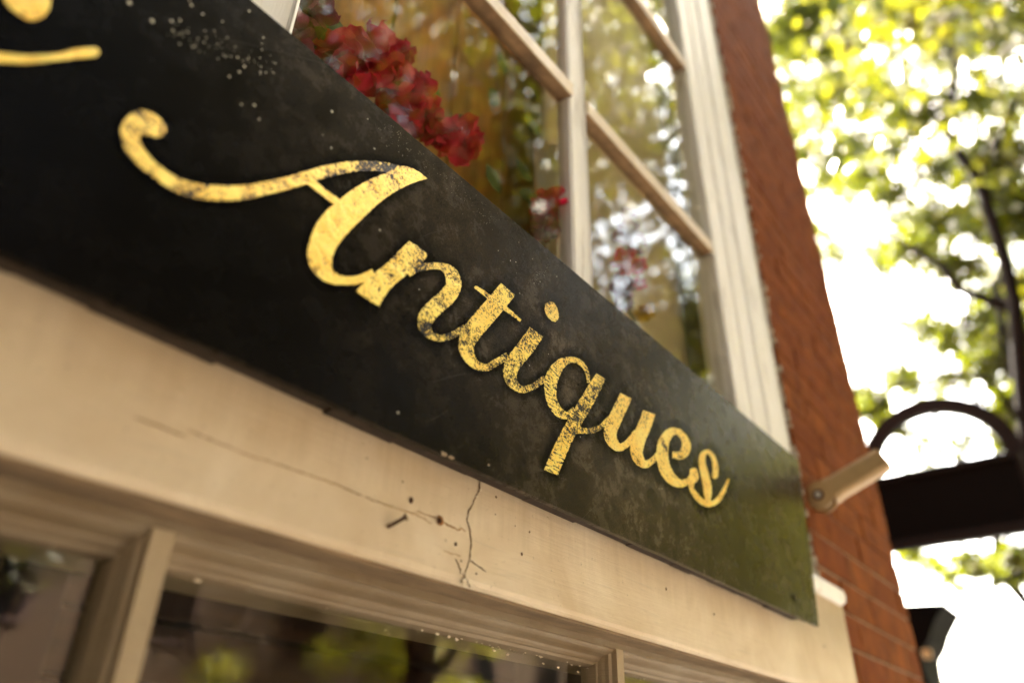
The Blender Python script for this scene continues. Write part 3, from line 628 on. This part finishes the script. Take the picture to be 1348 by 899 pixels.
o = screw(1046, 786, 0.003); o.data.materials[0] = M['steel']

# ------------------------------------------------------------------ flag pole bracket beside the sign
br = empty('flagpole_bracket', P(1.69, 0.49, 0.57), 'tan metal flagpole holder with open tube, fixed to the brick pier beside the sign', 'flagpole holder')
c0 = onY(1081, 654, 0.468); e0 = onY(1163, 605, 0.332); ax = (e0 - c0).normalized()
bx = Vector((1, 0, 0)); bz = bx.cross(ax).normalized(); bx = ax.cross(bz).normalized()
def rounded(bm, c, hx, hz, rr, ln, start=0.0, hollow=0.0):
    def ring(t, k):
        out = []
        for q in range(4):
            sx, sz = ((1, 1), (-1, 1), (-1, -1), (1, -1))[q]
            for s in range(5):
                a = math.pi / 2 * (q + s / 4); out.append(bm.verts.new(c + ax * t + bx * (sx * (hx - rr) + math.cos(a) * rr - sx * k) + bz * (sz * (hz - rr) + math.sin(a) * rr - sz * k)))
        return out
    rs = [ring(start, 0), ring(ln, 0)] + ([ring(ln, hollow), ring(ln - 0.07, hollow)] if hollow else [])
    for a, b in zip(rs, rs[1:]):
        for k in range(20): bm.faces.new((a[k], a[(k + 1) % 20], b[(k + 1) % 20], b[k]))
    bm.faces.new(rs[0][::-1]); bm.faces.new(rs[-1])
bm = bmesh.new(); rounded(bm, c0, 0.022, 0.026, 0.014, (e0 - c0).length, 0.024, 0.003); bmesh.ops.recalc_face_normals(bm, faces=bm.faces); fin('tube', bm, M['tan'], br, False)
bm = bmesh.new(); rounded(bm, c0, 0.0235, 0.0285, 0.015, 0.034, 0.02); fin('collar', bm, M['tan'], br)
for sx in (-1, 1):
    bm = bmesh.new(); c = c0 + Vector((sx * 0.015, 0, 0)); tube(bm, [c - Vector((0.003, 0, 0)), c + Vector((0.003, 0, 0))], 0.032, 28)
    bmesh.ops.bevel(bm, geom=[e for e in bm.edges if abs((e.verts[0].co - e.verts[1].co).x) < 1e-5], offset=0.001, segments=2, affect='EDGES'); fin('ear', bm, M['tan'], br)
bm = bmesh.new(); tube(bm, [c0 - Vector((0.0225, 0, 0)), c0 + Vector((0.022, 0, 0))], 0.0062, 12); fin('bolt', bm, M['steel'], br)
bm = bmesh.new(); tube(bm, [c0 - Vector((0.0196, 0, 0)), c0 - Vector((0.0180, 0, 0))], 0.0125, 16); fin('washer', bm, M['rust'], br)
boxo('base_plate', (c0.x - 0.017, 0.4825, c0.z - 0.022), (c0.x + 0.03, 0.4885, c0.z + 0.022), M['tan'], br, 0.0015)

# ------------------------------------------------------------------ things inside the upper window
cur = []
def curtain(name, x0, x1, y, z0, z1, ma, label, folds=9, amp=0.012):
    V, Fc = [], []; n_ = folds * 8
    for i in range(n_ + 1):
        x = x0 + (x1 - x0) * i / n_; yy = y + amp * math.sin(i / 8 * 2 * math.pi) + amp * 0.4 * math.sin(i * 0.37)
        for z in (z0, z1): V.append((x, yy, z + CZ)); 
        for z in (z0, z1): V.append((x, yy + 0.003, z + CZ))
    for i in range(n_):
        a = i * 4; Fc += [(a, a + 4, a + 5, a + 1), (a + 2, a + 3, a + 7, a + 6), (a, a + 2, a + 6, a + 4), (a + 1, a + 5, a + 7, a + 3)]
    Fc += [(0, 1, 3, 2), (n_ * 4, n_ * 4 + 2, n_ * 4 + 3, n_ * 4 + 1)]
    o = mesh(name, V, Fc, ma, None, True); return tag(o, label, 'curtain')
curtain('window_blind', 0.845, 1.40, 0.615, 0.3, 2.45, M['khaki'], 'khaki cloth blind hanging behind the right hand panes', 2, 0.006)
curtain('curtain', 0.800, 0.862, 0.590, 0.3, 1.03, M['drape'], 'narrow pale drape between the amber panel and the khaki blind', 3, 0.010)
pn = empty('wooden_screen', P(0.4, 0.735, 0.5), 'amber varnished wooden screen of upright boards standing inside the window', 'screen')
for k in range(12): boxo('board', (-0.9 + k * 0.16, 0.72, CZ + 0.5), (-0.9 + k * 0.16 + 0.155, 0.75, CZ + 2.2), M['amber'], pn, 0.004)
tag(boxo('dark_post', (0.205, 0.60, 0.6), (0.240, 0.64, CZ + 0.34), M['redwood'], None, 0.003), 'dark red wooden post standing inside the lower left pane', 'post')

def bloom_meshes():
    out = []
    for v in range(4):
        bm = bmesh.new(); r = random.Random(v); n_ = 5; g = []
        for i in range(n_ + 1):
            row = []
            for j in range(n_ + 1):
                u = i / n_; w_ = (j / n_ - 0.5) * 2; wid = 0.5 * math.sin(math.pi * (0.15 + 0.75 * u)) ** 0.6
                row.append(bm.verts.new((w_ * wid + r.uniform(-.02, .02), 0.25 * w_ * w_ - 0.3 * u * u + 0.06 * math.sin(w_ * 6 + v) * u + (0.35 * max(0, u - 0.75)), u)))
            g.append(row)
        for i in range(n_):
            for j in range(n_): bm.faces.new((g[i][j], g[i + 1][j], g[i + 1][j + 1], g[i][j + 1]))
        me = bpy.data.meshes.new('petal'); bm.to_mesh(me); bm.free(); me.polygons.foreach_set('use_smooth', [True] * len(me.polygons)); out.append(me)
    return out
PET = {}
def petals(maname):
    if maname not in PET:
        PET[maname] = bloom_meshes()
        for me in PET[maname]: me.materials.append(M[maname])
    return PET[maname]
def bloom(parent, c, R, maname, n_=20):
    bm = bmesh.new(); bmesh.ops.create_icosphere(bm, subdivisions=1, radius=R * 0.22)
    core = fin('bloom', bm, M[maname], None); core.location = c; core.parent = parent; core.matrix_parent_inverse = Matrix.Translation(parent.location).inverted()
    for i in range(n_):
        o = bpy.data.objects.new('petal', random.choice(petals(maname))); COL.objects.link(o); o.parent = core
        f = i / n_; th = i * 2.399; ph = math.acos(1 - 2 * (i + 0.5) / n_)
        d = Vector((math.cos(th) * math.sin(ph), math.sin(th) * math.sin(ph), math.cos(ph)))
        o.rotation_euler = (d.to_track_quat('Z', 'Y').to_matrix() @ Matrix.Rotation(random.uniform(0, 6.28), 3, 'Z')).to_euler()
        s = R * random.uniform(0.75, 1.1); o.scale = (s * 1.1, s * 1.1, s * 0.95); o.location = d * R * 0.08
gy = 0.575
gar = empty('flower_garland', onY(560, 140, gy), 'garland of big red silk blooms hanging inside the left pane', 'flowers')
blooms = [(402, 18, .040, 'purple'), (380, 50, .03, 'purple'), (440, 72, .034, 'petal'), (483, 78, .050, 'petal'), (526, 70, .024, 'petal'), (520, 108, .03, 'petal'), (528, 140, .042, 'petal'), (560, 155, .034, 'petal'), (583, 178, .030, 'petal'), (610, 185, .038, 'petal'), (552, 115, .026, 'petal'), (455, 108, .03, 'petal')]
pts = []
for px, py, R, mn in blooms: c = onY(px, py, gy + random.uniform(0.0, 0.02)); bloom(gar, c, R, mn); pts.append(c + Vector((0, .02, 0)))
bm = bmesh.new(); srt = sorted(pts, key=lambda p: p.x); tube(bm, srt, 0.004, 6); fin('stem', bm, M['stem'], gar)
def leaf_obj(parent, c, s, d):
    t = d.cross(Vector((0, 1, 0.2))).normalized(); n_ = d.cross(t)
    V = [c, c + d * s * .35 + t * s * .3, c + d * s * .75 + t * s * .22, c + d * s, c + d * s * .75 - t * s * .22, c + d * s * .35 - t * s * .3, c + d * s * .5 + n_ * s * 0.1]
    o = mesh('leaf', V, [(0, 1, 6), (1, 2, 6), (2, 3, 6), (3, 4, 6), (4, 5, 6), (5, 0, 6)], M['stem'], parent)
for px, py in ((560, 95), (500, 130), (600, 150), (640, 215), (460, 45), (655, 120), (690, 150), (665, 100)):
    leaf_obj(gar, onY(px, py, gy + .03), 0.055, Vector((random.uniform(-1, 1), 0, random.uniform(-1, .6))).normalized())
g2 = empty('flower_spray', onY(725, 285, 0.58), 'small spray of dark red blooms behind the glass left of the thick white muntin', 'flowers')
for px, py, R, mn in ((722, 275, .030, 'petal'), (738, 292, .024, 'petal'), (715, 300, .022, 'purple'), (735, 265, .02, 'petal')): bloom(g2, onY(px, py, 0.556), R * 1.25, mn, 14)
leaf_obj(g2, onY(705, 262, .59), 0.05, Vector((-1, 0, -.4)).normalized()); leaf_obj(g2, onY(700, 240, .60), 0.05, Vector((-1, 0, .4)).normalized())
g3 = empty('flower_spray', onY(825, 340, 0.585), 'upright spray of dark red blooms with a yellow one below, behind the right hand panes', 'flowers')
for px, py, R, mn in ((828, 282, .014, 'purple'), (826, 308, .024, 'purple'), (838, 318, .020, 'purple'), (822, 345, .022, 'petal'), (842, 350, .014, 'petal'), (820, 378, .022, 'purple'), (842, 375, .012, 'petal'), (822, 398, .016, 'purple'), (849, 411, .014, 'yellow')): bloom(g3, onY(px, py, 0.560), R * 1.3, mn, 14)
bm = bmesh.new(); tube(bm, [onY(828, 275, .59), onY(826, 345, .59), onY(822, 400, .59), onY(840, 430, .59)], 0.003, 6); fin('stem', bm, M['stem'], g3)
#low_shelf = tag(boxo('garland_rail', (0.0, 0.60, CZ + 0.44), (1.3, 0.63, CZ + 0.47), M['amber'], None, 0.003), 'varnished wooden rail inside the window behind the blooms', 'rail')

# ------------------------------------------------------------------ hanging sign beyond the pier
HX = 5.0
hs = empty('hanging_sign', P(HX, 0.64, 1.3), 'black projecting sign with arched iron hoop above it, beyond the brick pier', 'hanging sign')
boxo('panel', (HX, 0.262, CZ + 1.335), (HX + 0.05, 1.10, CZ + 1.705), M['black'], hs)
for (a, b) in (((HX - 0.012, 0.235, CZ + 1.705), (HX + 0.062, 1.13, CZ + 1.745)), ((HX - 0.012, 0.235, CZ + 1.278), (HX + 0.062, 1.13, CZ + 1.335)), ((HX - 0.012, 0.235, CZ + 1.336), (HX + 0.062, 0.261, CZ + 1.704))):
    boxo('frame_rail', a, b, M['iron'], hs, 0.004)
bm = bmesh.new(); pts = []
for i in range(31):
    t = math.pi * i / 30; pts.append(P(HX + 0.025, 0.655 - math.cos(t) * 0.405, 1.745 + math.sin(t) * 0.40))
rings = []
for i, p in enumerate(pts):
    t = math.pi * i / 30; n_ = Vector((0, -math.cos(t), math.sin(t)))
    rings.append([bm.verts.new(p + n_ * a + Vector((b, 0, 0))) for a, b in ((-.055, -.03), (.045, -.03), (.045, .03), (-.055, .03))])
for i in range(30):
    for k in range(4): bm.faces.new((rings[i][k], rings[i][(k + 1) % 4], rings[i + 1][(k + 1) % 4], rings[i + 1][k]))
bmesh.ops.recalc_face_normals(bm, faces=bm.faces); fin('hoop', bm, M['iron'], hs)
boxo('wall_arm', (HX + 0.01, 1.131, CZ + 1.71), (HX + 0.04, 1.62, CZ + 1.74), M['iron'], hs)

# neighbouring shop beyond, its dark bracketed cornice showing past the pier
nb = empty('neighbour_shop', (5, 1.6, 0), 'dark neighbouring shop beyond the brick pier with a curved bracket under its eave', 'shop')
boxo('wall', (2.9, 1.62, -0.1), (5.3, 6, CZ + 2.4), M['brick'], nb)
boxo('roof', (2.8, 1.5, CZ + 2.4), (5.35, 6.1, CZ + 2.55), M['roof'], nb)
q = [onX(1150, 797, 5.6), onX(1243, 793, 5.6), onX(1236, 806, 5.6), onX(1228, 822, 5.6), onX(1222, 842, 5.6), onX(1213, 858, 5.6), onX(1216, 880, 5.6), onX(1225, 905, 5.6), onX(1226, 960, 5.6), onX(1150, 960, 5.6)]
V = q + [p + Vector((0.5, 0, 0)) for p in q]; n_ = len(q)
mesh('eave_bracket', V, [tuple(range(n_))[::-1], tuple(range(n_, 2 * n_))] + [(i, (i + 1) % n_, (i + 1) % n_ + n_, i + n_) for i in range(n_)], M['black'], nb)
boxo('post', (5.35, q[9].y - 0.15, 0), (6.0, q[9].y + 0.3, q[9].z + 0.001), M['black'], nb)
bm = bmesh.new(); c = onX(1222, 866, 5.5); tube(bm, [c, c + Vector((0, 0, 0.05))], [0.022, 0.027], 10); fin('lamp_cap', bm, M['tan'], nb)
# chimney of a far house peeping up at the bottom of the picture
fh = empty('far_house', onX(1305, 960, 26) * 1.0, 'distant house with only its chimney pots showing at the lower right corner', 'house')
fh.location.z = 0
a = onX(1303, 886, 26); b = onX(1290, 896, 26)
boxo('wall', (26, a.y - 3, 0), (32, a.y + 0.9, b.z - 1.1), M['clap'], fh)
boxo('roof', (25.8, a.y - 3.2, b.z - 1.1), (32.2, a.y + 1.1, b.z - 0.75), M['roof'], fh)
boxo('chimney', (26.3, a.y - 0.45, b.z - 0.75), (26.9, a.y + 0.3, b.z - 0.12), M['clap'], fh)
for px, py in ((1307, 886), (1291, 896)):
    c = onX(px, py, 26.5); bm = bmesh.new(); tube(bm, [(c.x, c.y, b.z - 0.12), c], 0.07, 10); fin('chimney_pot', bm, M['dark'], fh)

# ------------------------------------------------------------------ house across the street (seen mirrored in the glass)
ob = empty('opposite_house', (6, -13, 0), 'tan clapboard house across the street, mirrored in the shop panes', 'house')
boxo('wall', (-9, -19, 0), (34, -13.05, 9.6), M['clap'], ob)
for k in range(64): boxo('clapboard', (-9, -13.05, k * 0.15), (34, -13.0, k * 0.15 + 0.14), M['clap'], ob)
boxo('roof', (-9.4, -19.4, 9.6), (34.4, -12.5, 10.1), M['roof'], ob)
for x in range(-8, 33, 3):
    for z in (0.9, 3.9, 6.9):
        f = boxo('window', (x, -13.0, z), (x + 1.1, -12.94, z + 1.6), M['redwood'], ob); boxo('pane', (x + 0.1, -12.939, z + 0.1), (x + 1.0, -12.93, z + 1.5), M['black'], f)

# ------------------------------------------------------------------ trees
def leaves_mesh(name, clumps, ma, parent, size):
    """clumps: list of (centre, radius, count)"""
    P0 = []
    for c, r, n_ in clumps:
        q = rng.normal(size=(n_, 3)); q /= np.linalg.norm(q, axis=1)[:, None] + 1e-9; q *= (rng.random(n_) ** 0.55)[:, None] * r
        q[:, 2] *= 0.7; P0.append(q + np.array(c))
    P0 = np.concatenate(P0); n_ = len(P0)
    a = rng.normal(size=(n_, 3)); a[:, 2] -= 0.6; a /= np.linalg.norm(a, axis=1)[:, None]
    b = np.cross(a, rng.normal(size=(n_, 3))); b /= np.linalg.norm(b, axis=1)[:, None] + 1e-9
    s = (size * rng.uniform(0.6, 1.35, n_))[:, None]; cr = np.cross(a, b)
    v = np.stack([P0, P0 + a * s * .5 + b * s * .34 + cr * s * 0.08, P0 + a * s, P0 + a * s * .5 - b * s * .34 + cr * s * 0.08], 1).reshape(-1, 3)
    me = bpy.data.meshes.new(name); me.vertices.add(4 * n_); me.vertices.foreach_set('co', v.ravel())
    me.loops.add(4 * n_); me.loops.foreach_set('vertex_index', np.arange(4 * n_, dtype=np.int32)); me.polygons.add(n_)
    me.polygons.foreach_set('loop_start', np.arange(0, 4 * n_, 4, dtype=np.int32)); me.polygons.foreach_set('loop_total', np.full(n_, 4, dtype=np.int32))
    me.update(calc_edges=True); me.validate(); me.materials.append(ma)
    at = me.attributes.new('tone', 'FLOAT', 'POINT'); at.data.foreach_set('value', np.repeat(rng.random(n_), 4).astype(np.float32))
    o = bpy.data.objects.new(name, me); COL.objects.link(o); par(o, parent); o['kind'] = 'stuff'; return o
def limb(bm, a, b, r0, r1, wob=0.15, n_=7, sides=7):
    a, b = Vector(a), Vector(b); pts = []; 
    for i in range(n_ + 1):
        t = i / n_; p = a.lerp(b, t); k = wob * math.sin(math.pi * t) * (b - a).length
        pts.append(p + Vector((noise.noise(p * 1.3 + Vector((3, 1, 7))), noise.noise(p * 1.3 + Vector((9, 4, 2))), noise.noise(p * 1.1))) * k)
    tube(bm, pts, [r0 + (r1 - r0) * i / n_ for i in range(n_ + 1)], sides); return pts
def tree(base, h, crown_r, n_cl, per, size, label, ma, crown_c=None, tr=0.16, clumps=None, group=None, n_limb=14):
    root = empty('leafy_tree', base, label, 'tree', group); base = Vector(base)
    cc = Vector(crown_c) if crown_c else base + Vector((0, 0, h * 0.66))
    bm = bmesh.new(); fork = base + (cc - base) * 0.5; limb(bm, base, fork, tr, tr * 0.65, 0.1, 8, 10); fin('trunk', bm, M['bark'], root, True)
    cl = []
    if clumps: cl = clumps
    else:
        for i in range(n_cl):
            d = Vector(rng.normal(size=3)).normalized() * (rng.random() ** 0.45); c = cc + Vector((d.x * crown_r, d.y * crown_r, d.z * crown_r * 0.8))
            cl.append((c, crown_r * rng.uniform(0.13, 0.3), per))
    bm = bmesh.new()
    for k in range(n_limb):
        c = Vector(cl[int(k * len(cl) / n_limb)][0]); p = limb(bm, fork, c, tr * 0.45, tr * 0.05, 0.2)
        for j in (3, 4, 5, 6):
            near = min((Vector(x[0]) for x in random.sample(cl, min(12, len(cl)))), key=lambda q_: (q_ - p[j]).length); limb(bm, p[j], near, tr * 0.1, 0.006, 0.25, 4, 5)
    fin('limbs', bm, M['bark'], root, True)
    leaves_mesh('crown', cl, ma, root, size); return root

# the tree seen past the pier: clumps placed where the foliage masses hang
def clump_px(lst, x0, x1, dens):
    out = []
    for px, py, rp, dn in lst:
        X = random.uniform(x0, x1); c = onX(px, py, X); d = ray(px, py); z = X * F / d.x; r = rp / F * z
        out.append((c, r, max(12, int(dn * dens * (rp / 40) ** 2))))
    return out
A = [(1250, 60, 55, 1), (1190, 90, 45, 1), (1320, 40, 50, 1.2), (1340, 130, 50, 1.2), (1280, 130, 45, 1), (1215, 150, 50, 1), (1180, 200, 45, .8), (1240, 220, 50, 1.1), (1310, 210, 50, 1.3), (1345, 280, 55, 1.5), (1290, 290, 50, 1.2), (1230, 290, 45, 1), (1180, 290, 35, .7), (1200, 330, 40, .8), (1260, 350, 40, .8), (1330, 370, 50, 1.6), (1300, 420, 45, 1.4), (1250, 450, 40, 1), (1345, 450, 50, 1.8), (1220, 430, 25, .8), (1190, 485, 18, .9), (1300, 480, 40, 1.1), (1250, 500, 30, .6), (1345, 530, 40, 1.8),
     (1160, 160, 40, .6), (1120, 150, 35, .5), (1140, 230, 35, .7), (1150, 70, 35, .6), (1160, 20, 45, .8), (1230, 10, 50, 1), (1310, -20, 60, 1), (1270, 580, 25, .5), (1215, 590, 28, .35), (1320, 575, 25, .5),
     (1360, 620, 40, 1.2), (1330, 735, 18, .9), (1295, 745, 14, .7), (1345, 725, 22, 1.2), (1262, 770, 12, .6), (1310, 765, 9, .8), (1230, 740, 16, .25), (1320, 790, 8, .5), (1290, 770, 9, .5)]
B = [(1095, 110, 34, .45), (1150, 120, 30, .5), (1120, 185, 26, .45), (1165, 250, 26, .5), (1110, 255, 18, .4), (1080, 60, 34, .5), (1035, 160, 20, .5), (1150, 330, 20, .35), (1130, 440, 14, .2), (1205, 730, 16, .35), (1240, 748, 15, .4), (1275, 738, 16, .5), (1215, 760, 9, .3), (1320, 745, 20, .8), (1020, 60, 40, .8), (1040, 120, 30, .6), (1060, 20, 50, .8), (1110, 50, 35, .4), (1050, 190, 25, .5), (1080, 150, 30, .4), (1100, 215, 35, .5), (1070, 250, 20, .3), (1090, 330, 22, .6), (1075, 300, 15, .4), (1130, 390, 15, .2), (1160, 420, 14, .2), (1140, 520, 18, .9), (1150, 545, 14, .7), (1165, 355, 14, .3), (1120, 290, 20, .25), (1100, 10, 45, .7), (1190, 500, 16, .9), (1150, 480, 12, .2),
     (1180, 560, 14, .5), (1160, 20, 40, .5), (1230, 640, 30, .4)]
clA = clump_px(A, 6.5, 10.5, 600) + clump_px([(a + random.uniform(-30, 30), b + random.uniform(-30, 30), c, d * .7) for a, b, c, d in A if b < 560], 9, 14, 560)
clB = clump_px(B + [(a + 12, b + 9, c * 1.2, d * .9) for a, b, c, d in B] + [(a - 8, b - 5, c * 1.4, d * .5) for a, b, c, d in B], 8, 12, 1500)
base = onX(1345, 500, 8.0); base.z = 0; base.y = -0.05; base.x = 8.0
tA = tree(base, 8, 3, 0, 0, 0.075, 'sunlit street tree with dark forked limb, nearest beyond the hanging sign', M['leaf'], crown_c=onX(1350, 420, 8.2), clumps=clA, tr=0.13, n_limb=8)
bm = bmesh.new()
def pxlimb(l, X, r0, r1):
    X -= 1.9; pts = [onX(a, b, X) for a, b in l]; r0 *= .75; r1 *= .75; tube(bm, pts, [r0 + (r1 - r0) * i / (len(pts) - 1) for i in range(len(pts))], 8)
pxlimb([(1362, 640), (1350, 560), (1342, 480), (1336, 400), (1322, 340), (1308, 300), (1296, 262), (1286, 235), (1264, 205), (1246, 172), (1250, 140), (1258, 100), (1256, 50), (1254, 0), (1250, -60)], 8.0, .08, .042)
pxlimb([(1338, 410), (1300, 395), (1262, 380), (1240, 350), (1205, 330), (1180, 315), (1150, 300)], 8.1, .06, .025)
pxlimb([(1300, 270), (1298, 220), (1320, 170), (1345, 120)], 8.1, .05, .03)
pxlimb([(1246, 172), (1225, 140), (1205, 120), (1180, 110)], 8.0, .02, .008)
pxlimb([(1350, 560), (1300, 498), (1250, 492), (1200, 505), (1160, 514), (1125, 516)], 7.8, .03, .016)
pxlimb([(1350, 750), (1325, 760), (1300, 772), (1265, 788), (1240, 790)], 8.2, .02, .005)
fin('limbs', bm, M['bark'], tA, True)
bb = onX(1360, 300, 13); bb.z = 0
tree((13.5, 0.9, 0), 9, 3, 0, 0, 0.08, 'farther pale leafy tree showing against white sky beside the brick', M['leaf'], crown_c=(12.0, 0.9, 7), clumps=clB, tr=0.10, n_limb=6)
grp = 'street trees mirrored in the glass'
lab = 'leafy street tree by the road, seen only as a reflection in the shop glass'
for (x, y, h, r, n_, s) in ((4.6, -3.4, 10.8, 3.9, 230, .12), (9.5, -3.4, 9, 3.4, 200, .12), (15, -3.2, 8, 3.8, 200, .15), (1.0, -3.7, 9.8, 3.4, 150, .12), (-3.5, -3.4, 8, 3.0, 90, .14), (3.5, -10.6, 9, 3.0, 70, .12), (12, -10.8, 9.5, 3.6, 80, .13), (22, -10.5, 9, 4.0, 70, .16), (22, -3.6, 8, 3.2, 60, .13)):
    tree((x, y, 0), h, r, n_, 190, s, lab, M['shrub'] if x > 9 else M['leaf2'], group=grp, tr=0.15)
# low shrubs on the far side
for i, (x, y) in enumerate(((8.4, -10.4), (10.6, -10.6), (12.6, -10.6))):
    root = empty('shrub', (x, y, 0), 'yellow green garden shrub across the street mirrored low in the shop glass', 'shrub', 'shrubs across the street')
    cl = [(Vector((x + rng.normal() * .8, y + rng.normal() * .4, 0.6 + rng.random() * (3.2, 2.2, 2.9)[i])), 0.5, 260) for _ in range(18)]
    leaves_mesh('foliage', cl, M['shrub'], root, 0.10); bm = bmesh.new(); limb(bm, (x, y, 0), (x, y, 1.6), 0.05, 0.02); fin('trunk', bm, M['bark'], root)
